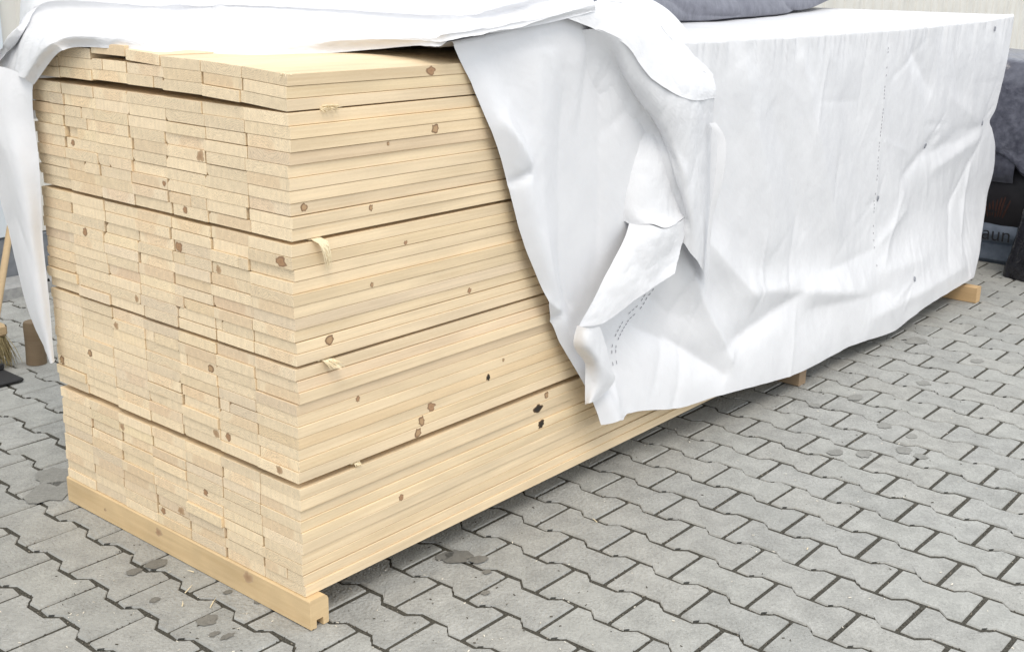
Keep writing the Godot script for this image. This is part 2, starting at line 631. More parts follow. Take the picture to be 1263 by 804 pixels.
func build_ground() -> void:
	var g := PlaneMesh.new()
	g.size = Vector2(160, 160)
	structure(piece("ground", g, M.kerb, self, V(0, -0.03, 0)), "grey ground of the yard around the paved area", "ground")
	var pv := Node3D.new()
	pv.name = "pavement"
	add_child(pv)
	structure(pv, "grey interlocking concrete pavers of the yard with dark joints", "pavement")
	var rows := []
	for i in 61:
		var row := PackedVector3Array()
		for j in 101:
			var p := V(-3.4 + 0.108 * j, 0, -2.86 + 0.085 * i)
			row.append(p + V(0, -0.0042 + 0.0016 * broad.get_noise_3dv(p * 30.0), 0))
		rows.append(row)
	piece("joint_sand", grid_mesh(rows), M.sand, pv)

	var kinds := []
	for k in 5:
		kinds.append(paver_mesh(300 + k))
	var eye := Basis(V(0.642, 0.020, 0.766), V(0.207, 0.958, -0.199), V(-0.738, 0.287, 0.611)).orthonormalized()
	var seen := []
	var rest := []
	for row in range(-29, 57):
		var x := 0.312 + ROW * (row + 0.5)
		for n in range(-13, 16):
			var z := (joint_z(row, n) + joint_z(row, n + 1)) / 2
			if z < -2.78 or z > 2.2 or x < -3.3 or x > 7.3:
				continue
			var t := Transform3D(Basis.from_euler(V(rng.randf_range(-0.006, 0.006), rng.randf_range(-0.012, 0.012), rng.randf_range(-0.006, 0.006))), V(x + rng.randf_range(-0.001, 0.001), rng.randf_range(-0.0014, 0.0006), z))
			if z < -0.1:
				t.basis = t.basis.scaled_local(V(1, 1, 0.97))
			var kind := rng.randi() % 5
			var tone := rng.randi() % 6
			var c := (t.origin - CAM) * eye
			var s := Vector2(c.x, c.y) / -c.z / 0.2756
			var l := -z
			var under := (l > 0.12 and l < 0.86 and x > 0.12 and x < 3.6) or (l >= 0.86 and x > 0.1 + (l - 0.9) / 1.859)
			if c.z < 0 and absf(s.x) < 1.68 and absf(s.y) < 1.1 and not under and x < 4.5:
				seen.append([c.length(), t, kind, tone])
			else:
				rest.append([0.0, t, kind, tone])
	seen.sort_custom(func(a, b): return a[0] < b[0])
	for i in seen.size():
		if i >= 300:
			rest.append(seen[i])
			continue
		var o := piece("paver", kinds[seen[i][2]], M["paver%d" % seen[i][3]], pv)
		o.transform = seen[i][1]
	for tone in 6:
		var st := SurfaceTool.new()
		for r in rest:
			if r[3] == tone:
				st.append_from(kinds[r[2]], 0, r[1])
		var o := piece("pavers", done(st), M["paver%d" % tone], pv)
		o.set_meta("kind", "stuff")
	# grit lying in the joints
	var bit := SphereMesh.new()
	bit.radius = 0.0016
	bit.height = 0.0026
	bit.radial_segments = 5
	bit.rings = 3
	var at := []
	for i in 9000:
		var row := rng.randi_range(-9, 26)
		var n := rng.randi_range(-7, 4)
		var x0 := 0.312 + ROW * row
		if rng.randf() < 0.45:
			at.append(V(x0 + rng.randf_range(0.0, ROW), -0.0032, joint_z(row, n) + rng.randfn(0, 0.0028)))
		else:
			var q := rng.randf()
			var z := joint_z(row, n) + (q - 0.5) * STEP
			var side := -0.0112 if absf(q - 0.5) < 0.25 else 0.0112
			at.append(V(x0 + side + rng.randfn(0, 0.0026), -0.0032, z))
	var mm := MultiMesh.new()
	mm.transform_format = MultiMesh.TRANSFORM_3D
	mm.use_colors = true
	mm.mesh = bit
	mm.instance_count = at.size()
	for i in at.size():
		var s := rng.randf_range(0.5, 1.5)
		mm.set_instance_transform(i, Transform3D(Basis.from_euler(V(0, rng.randf() * TAU, 0)).scaled(V(s, s, s * rng.randf_range(0.6, 1.2))), at[i]))
		var v := rng.randf_range(0.25, 1.0) if rng.randf() < 0.85 else 1.9
		mm.set_instance_color(i, Color(v, v * 0.98, v * 0.93))
	var gm := MultiMeshInstance3D.new()
	gm.name = "grit"
	gm.multimesh = mm
	gm.material_override = M.grit
	gm.set_meta("kind", "stuff")
	pv.add_child(gm, true)
	# spots where water or oil has soaked in
	for s in [[0.435, 0.030, 0.034, 0.030], [0.455, 0.075, 0.022, 0.018], [0.415, 0.005, 0.026, 0.016], [0.425, 0.128, 0.012, 0.010], [0.352, 0.188, 0.011, 0.009], [0.535, -0.165, 0.022, 0.018],
			[-0.050, -0.452, 0.026, 0.020], [-0.104, -0.458, 0.020, 0.014], [-0.144, -0.318, 0.013, 0.010], [-0.119, -0.167, 0.024, 0.020], [-0.143, -0.113, 0.013, 0.008], [-0.130, -0.086, 0.017, 0.009],
			[-0.020, -0.230, 0.011, 0.008], [0.020, -0.200, 0.020, 0.014], [0.003, -0.150, 0.015, 0.010], [0.0, -0.98, 0.075, 0.055], [0.05, -1.06, 0.05, 0.06], [2.86, 0.15, 0.05, 0.035], [2.772, 0.409, 0.03, 0.02],
			[1.943, 0.186, 0.02, 0.02], [2.105, 0.25, 0.035, 0.02], [1.924, 0.423, 0.025, 0.02], [1.778, 0.546, 0.03, 0.022], [1.765, 0.60, 0.02, 0.02], [1.669, 0.472, 0.03, 0.02], [1.624, 0.406, 0.025, 0.02], [1.9, 0.52, 0.022, 0.016], [2.4, 0.36, 0.03, 0.02]]:
		var st := new_st()
		var m := 18
		var ring := []
		var ph := rng.randf() * 20.0
		for k in m:
			var w := TAU * k / m
			var rr := 1.0 + 0.35 * broad.get_noise_2d(ph + cos(w) * 4.0, ph + sin(w) * 4.0)
			ring.append(V(cos(w) * s[2] * rr, 0, sin(w) * s[3] * rr))
		for k in m:
			for q in [Vector3.ZERO, ring[k], ring[(k + 1) % m]]:
				st.set_normal(Vector3.UP)
				st.add_vertex(q)
		piece("wet_spot", done(st), M.stain_old if s[0] > 1.0 or s[2] > 0.04 else M.stain, pv, V(s[0], 0.0022, s[1]))


# ---------------------------------------------------------------- the wall behind
func build_wall() -> void:
	var w := thing("building_wall", "pale ribbed metal wall of the building behind the timber stack", "wall", V(0, 0, -2.95))
	for k in range(-5, 17):
		var st := new_st()
		var x0 := k * 1.0
		var prof := [Vector2(0, 0)]
		for r in 5:
			var c := 0.1 + r * 0.2
			prof.append_array([Vector2(c - 0.03, 0), Vector2(c - 0.018, 0.012), Vector2(c + 0.018, 0.012), Vector2(c + 0.03, 0)])
		prof.append(Vector2(0.997, 0))
		for i in prof.size() - 1:
			var a: Vector2 = prof[i]
			var b: Vector2 = prof[i + 1]
			quad(st, V(x0 + a.x, 0.22, a.y), V(x0 + a.x, 3.4, a.y), V(x0 + b.x, 3.4, b.y), V(x0 + b.x, 0.22, b.y))
		if k != 0:
			piece("cladding_panel", done(st), M.wall, w)
	var d := new_st()
	box(d, V(0.0, 0.22, 0.0), V(0.99, 3.4, 0.03), 0.004)
	piece("door_panel", done(d), M.wall_cool, w)
	var core := new_st()
	box(core, V(-5, 0.22, -0.25), V(17, 3.4, -0.01), 0.004)
	piece("wall_core", done(core), M.wall, w)
	var p := new_st()
	box(p, V(-5, -0.01, -0.25), V(17, 0.215, 0.02), 0.006)
	piece("plinth", done(p), M.plinth, w)
	for k in range(-4, 8):
		var st := new_st()
		box(st, V(k * 1.0 + 0.004, -0.02, 0.021), V(k * 1.0 + 0.996, 0.055, 0.17), 0.012)
		piece("kerb_stone", done(st), M.kerb, w)


# ---------------------------------------------------------------- timber
func board_mesh(long: float, thick: float, wide: float, tint: Color, side: int, wane := 0.0) -> ArrayMesh:
	var c := 0.0008
	var cc := [c, c, c, c]
	if rng.randf() < wane:
		cc[[0, 3][rng.randi() % 2]] = rng.randf_range(0.004, 0.010)
	elif rng.randf() < wane * 0.6:
		cc[[1, 2][rng.randi() % 2]] = rng.randf_range(0.003, 0.007)
	var st := new_st()
	var ru := rng.randf() * 7.0
	var rv := rng.randf()
	var prof := func(i: float) -> Array:
		# the section, clockwise seen from the front end, drawn in by i
		var a := i
		return [Vector2(-wide + a, cc[0] + a), Vector2(-wide + cc[0] + a, a), Vector2(-cc[1] - a, a), Vector2(-a, cc[1] + a), Vector2(-a, thick - cc[2] - a), Vector2(-cc[2] - a, thick - a), Vector2(-wide + cc[3] + a, thick - a), Vector2(-wide + a, thick - cc[3] - a)]
	var full: Array = prof.call(0.0)
	var small: Array = prof.call(c * 0.8)
	var per := 0.0
	st.set_color(tint)
	for i in 8:
		var a: Vector2 = full[i]
		var b: Vector2 = full[(i + 1) % 8]
		var n := Vector3(0, a.x - b.x, b.y - a.y).normalized()
		if n.dot(Vector3(0, (a.y + b.y) / 2 - thick / 2, (a.x + b.x) / 2 + wide / 2)) < 0:
			n = -n
		var len_ := a.distance_to(b)
		var pts := [[c, a, per], [long, a, per], [long, b, per + len_], [c, a, per], [long, b, per + len_], [c, b, per + len_]]
		for q in pts:
			st.set_normal(n)
			st.set_uv(Vector2(q[0] / 1.3 + ru, q[2] / 0.3 + rv))
			st.add_vertex(V(q[0], q[1].y, q[1].x))
		per += len_
	var mesh := done(st)
	var e := new_st()
	e.set_color(Color(tint.r * 1.02, tint.g * 1.02, tint.b * 1.03))
	var strip := rng.randi() % 16
	var fu := rng.randf() < 0.5
	var fv := rng.randf() < 0.5
	var uv := func(p: Vector2) -> Vector2:
		var u := clampf(-p.x / 0.131, 0.0, 1.0)
		var v := clampf(p.y / thick, 0.0, 1.0)
		return Vector2(1.0 - u if fu else u, (strip + 0.06 + 0.88 * (1.0 - v if fv else v)) / 16.0)
	for i in 8:
		var a: Vector2 = full[i]
		var b: Vector2 = full[(i + 1) % 8]
		var a2: Vector2 = small[i]
		var b2: Vector2 = small[(i + 1) % 8]
		var n := Vector3(-1, ((a.y + b.y) / 2 - thick / 2) / thick, ((a.x + b.x) / 2 + wide / 2) / wide).normalized()
		for q in [[c, a], [c, b], [0.0, b2], [c, a], [0.0, b2], [0.0, a2]]:
			e.set_normal(n)
			e.set_uv(uv.call(q[1]))
			e.add_vertex(V(q[0], q[1].y, q[1].x))
	for i in range(1, 7):
		for k in [0, i, i + 1]:
			var p: Vector2 = small[k]
			e.set_normal(Vector3.LEFT)
			e.set_uv(uv.call(p))
			e.add_vertex(V(0.0, p.y, p.x))
	done(e, mesh)
	mesh.surface_set_material(0, M["side%d" % side])
	mesh.surface_set_material(1, M.end)
	return mesh


func knot_mesh(a: float, b: float, face: Basis, style: int, seed_: float) -> ArrayMesh:
	# a low oval of darker wood with a bark rim, in the plane of FACE's first two axes
	var st := new_st()
	var cols: Array = [[Color(0.34, 0.19, 0.10), Color(0.42, 0.25, 0.13), Color(0.25, 0.145, 0.08), Color(0.46, 0.32, 0.19)],
		[Color(0.47, 0.31, 0.17), Color(0.44, 0.28, 0.15), Color(0.17, 0.095, 0.05), Color(0.48, 0.34, 0.2)],
		[Color(0.36, 0.22, 0.12), Color(0.44, 0.29, 0.165), Color(0.50, 0.345, 0.20), Color(0.55, 0.41, 0.26)],
		[Color(0.016, 0.012, 0.009), Color(0.025, 0.017, 0.011), Color(0.07, 0.04, 0.022), Color(0.30, 0.19, 0.1)]][style]
	var fr := [0.0, 0.55, 0.84, 1.0]
	var hs := [0.0009, 0.0009, 0.0007, -0.0002]
	var m := 16
	for k in 3:
		for i in m:
			var q := []
			for c in [[k, i], [k, i + 1], [k + 1, i + 1], [k + 1, i]]:
				var w: float = TAU * (c[1] % m) / m
				var wob := 1.0 + 0.55 * broad.get_noise_3d(cos(w) * 4.0 + seed_ * 3.0, sin(w) * 4.0, seed_ * 5.0)
				q.append([face * V(cos(w) * a * fr[c[0]] * wob, sin(w) * b * fr[c[0]] * wob, hs[c[0]]), cols[c[0]]])
			for c in [0, 1, 2, 0, 2, 3]:
				st.set_color(q[c][1])
				st.set_normal(face.z)
				st.add_vertex(q[c][0])
	return done(st)


func shard(st: SurfaceTool, a: Vector3, b: Vector3, r: float) -> void:
	var mid := (a + b) / 2 + V(rng.randf_range(-1, 1), rng.randf_range(-1, 1), rng.randf_range(-1, 1)) * a.distance_to(b) * 0.08
	tube(st, [a, mid, b], [r, r * 0.8, r * 0.12], 4)


func build_stack() -> void:
	var nth := ["first", "second", "third", "fourth", "fifth", "sixth", "seventh", "eighth", "ninth", "tenth"]
	var tier_name := ["bottom", "fourth", "third", "second", "top"]
	var group := "sawn pine boards in the timber stack"
	var side_knots := [[0.382, 0.990, 0.010, 1], [0.034, 0.871, 0.008, 1], [0.201, 0.849, 0.006, 1], [0.373, 1.103, 0.013, 0], [0.085, 0.606, 0.011, 1], [0.200, 0.691, 0.005, 1], [0.378, 0.381, 0.013, 0], [0.334, 0.332, 0.011, 1],
		[0.345, 0.352, 0.010, 1], [0.753, 0.272, 0.020, 3], [0.774, 0.232, 0.013, 3], [0.568, 0.393, 0.007, 3], [0.62, 0.43, 0.004, 1], [0.25, 0.97, 0.004, 1], [0.30, 0.76, 0.005, 0], [0.5, 0.62, 0.006, 0], [0.16, 0.455, 0.006, 0], [0.28, 0.19, 0.007, 0], [0.79, 0.30, 0.008, 1]]
	var end_knots := [[0.944, -0.265, 0.012, 2], [0.918, -0.743, 0.008, 0], [0.739, -0.369, 0.011, 0], [0.712, -0.232, 0.009, 2], [0.720, -0.717, 0.009, 0], [0.390, -0.876, 0.011, 1], [0.432, -0.743, 0.010, 1], [0.274, -0.630, 0.009, 2],
		[0.109, -0.488, 0.009, 0], [0.122, -0.418, 0.012, 2], [0.358, -0.229, 0.009, 0], [0.346, -0.257, 0.010, 2], [0.775, -0.032, 0.016, 0], [0.336, -0.059, 0.009, 2], [0.487, -0.273, 0.010, 1], [0.83, -0.33, 0.008, 0], [0.87, -0.40, 0.006, 0], [0.60, -0.52, 0.008, 2], [0.205, -0.32, 0.008, 0], [0.52, -0.62, 0.009, 2]]
	var split := {"3.8.6": 0.055, "3.7.5": 0.05, "3.6.5": 0.033, "3.6.6": 0.05, "3.5.5": 0.075, "3.2.5": 0.06, "3.3.4": 0.085, "2.7.1": 0.03, "2.6.2": 0.09, "2.2.2": 0.1, "2.1.1": 0.10, "1.7.2": 0.1, "1.2.3": 0.06, "1.4.1": 0.09, "4.1.4": 0.085, "4.0.3": 0.03, "0.1.0": 0.05, "1.8.3": 0.085, "3.1.2": 0.05}
	for tier in 5:
		var count := 3 if tier == 4 else 10
		var t := 0.0225 if tier == 4 else 0.02385
		var y := BED + tier * 0.245 + (0.0 if tier == 0 else 0.0065) + (0.003 if tier == 4 else 0.0)
		for course in count:
			var l := rng.randf_range(-0.004, 0.003)
			var outer := rng.randf_range(-0.0025, 0.002) if rng.randf() < 0.75 else rng.randf_range(-0.006, 0.006)
			for col in 7:
				var wob: float = [0.003, 0.004, 0.006, 0.0075, 0.006][tier]
				var nl := (col + 1) * 0.128 + rng.randf_range(-wob, wob)
				var z0 := -l - 0.0006 if col > 0 else outer
				var z1 := -nl + rng.randf_range(0.0, 0.0018)
				if rng.randf() < 0.22 and col < 6:
					z1 += rng.randf_range(0.002, 0.007)
				var w := z0 - z1
				l = nl
				var cuts := [[0.0, w]]
				var key := "%d.%d.%d" % [tier, course, col]
				if split.has(key):
					cuts = [[0.0, split[key]], [split[key] + rng.randf_range(0.001, 0.004), w]]
				for cut in cuts:
					var tint := Color(1, 1, 1) * rng.randf_range(0.93, 1.06)
					var hue := rng.randf_range(-1, 1)
					tint = Color(tint.r * (1.0 + 0.012 * hue), tint.g * (1.0 - 0.006 * absf(hue)), tint.b * (1.0 - 0.05 * hue))
					if rng.randf() < 0.1:
						tint = Color(tint.r * 0.99, tint.g * 0.965, tint.b * 0.94)
					var th := t - (rng.randf_range(0.0003, 0.0009) if rng.randf() < 0.75 else rng.randf_range(0.0008, 0.0022))
					var mesh := board_mesh(STACK_LONG, th, cut[1] - cut[0], tint, rng.randi() % 2, 0.0 if col == 0 else [0.06, 0.12, 0.16, 0.2, 0.08][tier])
					var dx := rng.randfn(0.0, 0.0011) + (rng.randf_range(-0.005, 0.004) if rng.randf() < 0.12 else 0.0)
					var o := piece("pine_board", mesh, null, self, V(clampf(dx, -0.008, 0.008), y + course * t, z0 - cut[0]))
					o.rotation = V(0, rng.randf_range(-0.0006, 0.0006), rng.randf_range(-0.0003, 0.0003))
					if tier == 4:
						var lift: float = [0.0, 0.002, 0.004, 0.006, 0.007, 0.004, 0.002][col]
						o.position.y += lift - 0.001
						if col == 0:
							o.position.y -= 0.006
							o.rotation.x = 0.05
						elif course == 2 and col == 4:
							o.position.y += 0.010
							o.rotation.z = -0.005
						elif course == 2 and col == 3:
							o.rotation.x = 0.04
						elif col == 1:
							o.rotation.x = 0.03
							o.position.y -= 0.002
					var from_top := count - course
					var wide: String = "" if cuts.size() == 1 else ("right strip of " if cut[0] == 0.0 else "left strip of ")
					var lab: String
					if col == 0:
						lab = "%spine board along the open side, %s course down in the %s tier" % [wide, nth[from_top - 1], tier_name[tier]]
					else:
						lab = "%spine board %s from the corner, %s course down, %s tier" % [wide, nth[col], nth[from_top - 1], tier_name[tier]]
					tag(o, lab, "board", group)
					var yy := o.position.y
					if col == 0:
						for k in side_knots:
							if k[1] >= yy and k[1] < yy + t:
								var b := minf(k[2] * 1.1, th * 0.46)
								piece("knot", knot_mesh(k[2], b, Basis.IDENTITY, k[3], k[0] * 37.0), M.knot, o, V(k[0] - o.position.x, clampf(k[1] - yy, b + 0.0005, th - b - 0.0005), 0.0002))
					var ya := yy
					for k in end_knots:
						if k[0] >= ya and k[0] < ya + t and k[1] < z0 - cut[0] and k[1] > z0 - cut[1]:
							var b := minf(k[2], th * 0.46)
							var zz := clampf(k[1] - o.position.z, -(cut[1] - cut[0]) + k[2] + 0.002, -k[2] - 0.002)
							piece("knot", knot_mesh(k[2], b, Basis(Vector3.BACK, Vector3.UP, Vector3.LEFT), k[3], k[1] * 41.0), M.knot, o, V(-0.0002, clampf(k[0] - yy, b + 0.0005, th - b - 0.0005), zz))
					if tier == 4 and col == 0 and course == 2:
						var st := new_st()
						for q in 26:
							var s := V(rng.randf_range(-0.004, 0.012), th - 0.002 + rng.randf_range(-0.004, 0.002), rng.randf_range(-0.02, 0.002))
							shard(st, s, s + V(rng.randf_range(-0.008, 0.006), rng.randf_range(-0.004, 0.004), rng.randf_range(-0.008, 0.008)), rng.randf_range(0.0006, 0.0014))
						piece("splintered_corner", done(st), M.splinter, o)
	build_laths()
	build_bearers()


func build_laths() -> void:
	var spots := [[0.097, 1.0495, "top"], [0.062, 0.8042, "second"], [0.074, 0.5592, "third"], [0.155, 0.3142, "fourth"]]
	for i in 4:
		var s: Array = spots[i]
		var o := thing("spacer_lath", ["frayed lath end in the gap under the top tier of boards", "torn lath with long splinters hanging below the second tier of boards", "lath with a flat torn tongue sticking out below the third tier", "short broken lath tip below the fourth tier of boards"][i], "lath", V(s[0], s[1], 0), "spacer laths between the tiers of boards")
		var st := new_st()
		box(st, V(-0.013, -0.0008, -0.86), V(0.013, 0.0052, -0.006), 0.001)
		piece("strip", done(st), M.splinter, o)
		var f := new_st()
		if i == 0:
			for k in 34:
				var x := rng.randf_range(-0.018, 0.016)
				var a := V(x, 0.002 + rng.randf_range(-0.002, 0.002), -0.006)
				shard(f, a, a + V(rng.randf_range(-0.004, 0.012), rng.randf_range(-0.008, 0.005), rng.randf_range(0.010, 0.024)), rng.randf_range(0.001, 0.0024))
		elif i == 1:
			for k in 30:
				var x := rng.randf_range(-0.012, 0.010)
				var a := V(x, 0.003, -0.004)
				var d := a + V(0.004, -0.006, 0.018)
				var e := V(x * 0.55 + rng.randf_range(0.004, 0.02), -rng.randf_range(0.015, 0.062), 0.016 + rng.randf_range(-0.005, 0.004))
				tube(f, [a, d, (d + e) / 2 + V(0, 0, 0.003), e], [0.0014, 0.0016, 0.0013, 0.0003], 4)
		elif i == 2:
			var tongue := []
			for r in 7:
				var row := PackedVector3Array()
				for c in 7:
					var u := c / 6.0
					var v := r / 6.0
					var end := 0.034 * (1.0 - 0.5 * absf(u - 0.7)) * (1.0 + 0.3 * sin(c * 2.7))
					row.append(V(-0.010 + 0.026 * u + 0.012 * v, 0.002 - 0.014 * v * v + 0.0015 * sin(c * 1.9), -0.006 + end * v))
				tongue.append(row)
			piece("torn_tongue", grid_mesh(tongue), M.splinter, o)
			for k in 22:
				var x := rng.randf_range(-0.008, 0.018)
				var a := V(x, 0.002, 0.004)
				shard(f, a, a + V(rng.randf_range(0.0, 0.016), rng.randf_range(-0.016, -0.002), rng.randf_range(0.008, 0.026)), rng.randf_range(0.0008, 0.002))
		else:
			for k in 12:
				var x := rng.randf_range(-0.008, 0.008)
				var a := V(x, 0.001, -0.004)
				shard(f, a, a + V(rng.randf_range(-0.003, 0.006), rng.randf_range(-0.008, 0.0), rng.randf_range(0.006, 0.014)), rng.randf_range(0.001, 0.002))
		piece("splinters", done(f), M.splinter, o)


func build_bearers() -> void:
	var g := "square bearers under the timber stack"
	var prof := func(w: float, h: float) -> Array:
		return [Vector2(0.002, 0), Vector2(w * 0.34, 0), Vector2(w * 0.34, 0.018), Vector2(w * 0.70, 0.018), Vector2(w * 0.70, 0), Vector2(w - 0.002, 0), Vector2(w, 0.002), Vector2(w, h - 0.012), Vector2(w - 0.003, h - 0.005), Vector2(w - 0.009, h), Vector2(0.003, h), Vector2(0, h - 0.003), Vector2(0, 0.002)]
	for b in [[-0.004, 0.0225, -0.90, "yellow planed bearer with a groove under its end, at the front corner of the stack", "bearer"], [2.075, 0.062, -0.90, "grey brown bearer end peeking out under the middle of the tarpaulin", "bearer_old"], [3.565, 0.125, -0.90, "tan bearer end sticking out past the far corner of the tarpaulin", "bearer_old"]]:
		var o := thing("bearer", b[3], "wooden bearer", V(b[0], 0.0006, 0), g)
		var m: Material = M[b[4]] if b[0] < 3 else M.bearer_tan
		var outline: Array = prof.call(0.05, BED - 0.0012)
		if b[0] > 1:
			outline = [Vector2(0.002, 0), Vector2(0.048, 0), Vector2(0.05, 0.002), Vector2(0.05, 0.064), Vector2(0.047, 0.0668), Vector2(0.003, 0.0668), Vector2(0, 0.064), Vector2(0, 0.002)]
		var beam := piece("beam", prism_z(outline, b[2], b[1]), m, o)
		if b[0] < 1:
			for k in [[-0.505, 0.046, 0.014, 0.011], [-0.178, 0.050, 0.017, 0.012], [-0.73, 0.03, 0.006, 0.005]]:
				piece("knot", knot_mesh(k[2], k[3], Basis(Vector3.BACK, Vector3.UP, Vector3.LEFT), 2, k[0] * 19.0), M.knot, beam, V(-0.0002, k[1], k[0]))


# ---------------------------------------------------------------- tarpaulin
func table(p: Array, x: float) -> float:
	# smooth interpolation in a list of Vector2(x, y)
	if x <= p[0].x:
		return p[0].y
	for i in p.size() - 1:
		if x <= p[i + 1].x:
			var t: float = (x - p[i].x) / (p[i + 1].x - p[i].x)
			var before: Vector2 = p[maxi(i - 1, 0)]
			var after: Vector2 = p[mini(i + 2, p.size() - 1)]
			return cubic_interpolate(p[i].y, p[i + 1].y, before.y, after.y, t) if i > 0 and i < p.size() - 2 else lerpf(p[i].y, p[i + 1].y, t)
	return p[-1].y


func creased(p: Vector2, a: Vector2, b: Vector2, amp: float, w: float, sharp: float) -> float:
	# a fold along the line a to b, running out at its ends
	var d := b - a
	var t := (p - a).dot(d) / d.length_squared()
	var q := clampf(t, 0, 1)
	var off := p.distance_to(a + d * q) / w
	if off > 3.5:
		return 0.0
	var body := exp(-off * off) * (1.0 - sharp) + exp(-sqrt(off * off + 0.01) * 1.4) * sharp
	return amp * body * (0.25 + 0.75 * sqrt(clampf(4.0 * q * (1.0 - q), 0.0, 1.0)))


var edge_left := [Vector2(0.16, 0.95), Vector2(0.194, 0.935), Vector2(0.30, 0.883), Vector2(0.416, 0.803), Vector2(0.557, 0.722), Vector2(0.707, 0.645), Vector2(0.834, 0.599), Vector2(0.956, 0.546), Vector2(1.079, 0.486), Vector2(1.16, 0.435), Vector2(1.25, 0.40)]
var edge_far := [Vector2(0.0, 3.64), Vector2(0.06, 3.66), Vector2(0.24, 3.79), Vector2(0.40, 3.90), Vector2(0.52, 3.945), Vector2(0.62, 3.92), Vector2(0.70, 3.855), Vector2(0.735, 3.815), Vector2(0.78, 3.86), Vector2(0.86, 3.89), Vector2(1.03, 3.93), Vector2(1.2, 3.93)]
var hem := [Vector2(0.90, 0.205), Vector2(0.935, 0.193), Vector2(1.0, 0.193), Vector2(1.03, 0.184), Vector2(1.094, 0.182), Vector2(1.342, 0.135), Vector2(1.594, 0.116), Vector2(2.136, 0.070), Vector2(2.6, 0.066), Vector2(2.968, 0.042), Vector2(3.291, 0.073), Vector2(3.611, 0.085), Vector2(3.9, 0.09)]
var top_edge := [Vector2(0.435, 1.162), Vector2(0.523, 1.171), Vector2(0.63, 1.189), Vector2(0.77, 1.207), Vector2(0.91, 1.224), Vector2(1.0, 1.213), Vector2(1.1, 1.178), Vector2(1.25, 1.144), Vector2(1.33, 1.139), Vector2(2.0, 1.138), Vector2(2.6, 1.140), Vector2(3.15, 1.148), Vector2(3.54, 1.156), Vector2(3.93, 1.172)]
var folds := []


func cover_out(x: float, y: float) -> float:
	# how far the hanging side of the cover stands out from the boards, in z
	var p := Vector2(x, y)
	var low := smoothstep(0.46, 0.06, y)
	var z := 0.014 + 0.058 * low
	var xl := table(edge_left, y)
	var in_ := x - xl
	z += 0.030 * exp(-pow((in_ - 0.05) / 0.05, 2.0)) * smoothstep(1.16, 0.9, y)          # the rolled free edge
	z += 0.009 * broad.get_noise_3d(x * 2.6, y * 1.5, 3.0) * smoothstep(0.0, 0.12, in_)
	z += 0.022 * smoothstep(0.15, 0.5, in_) * (0.5 + 0.5 * broad.get_noise_3d(x * 1.6 + y * 1.3, y * 0.8, 9.0))
	for f in folds:
		z += creased(p, f[0], f[1], f[2] * (0.52 if f[0].x > 2.0 else 0.85), f[3] * 0.9, minf(1.0, f[4] + 0.25))
	var q := V(x, y, 0.0)
	z += 0.0035 * crumple(V(x * 0.8 + y * 0.25, y * 0.35, 0.2)) * (0.4 + 0.6 * smoothstep(0.0, 0.15, in_)) + 0.0055 * facets(V(x * 0.55 + y * 0.2, y * 0.35 - x * 0.1, 0.3)) + 0.0035 * facets(V(x * 1.1 - y * 0.3, y * 0.8 + x * 0.2, 1.3))
	z += 0.0016 * (1.0 - 2.0 * absf(fine.get_noise_2d(x * 7.0 + y * 5.0, y * 3.0 - x * 2.0)))
	# gathers under the top edge
	var g := exp(-(1.14 - y) / 0.06)
	z += 0.007 * g * (1.0 - 2.0 * absf(broad.get_noise_2d(x * 34.0, y * 3.0))) * smoothstep(1.0, 1.3, x)
	return maxf(z, 0.007)


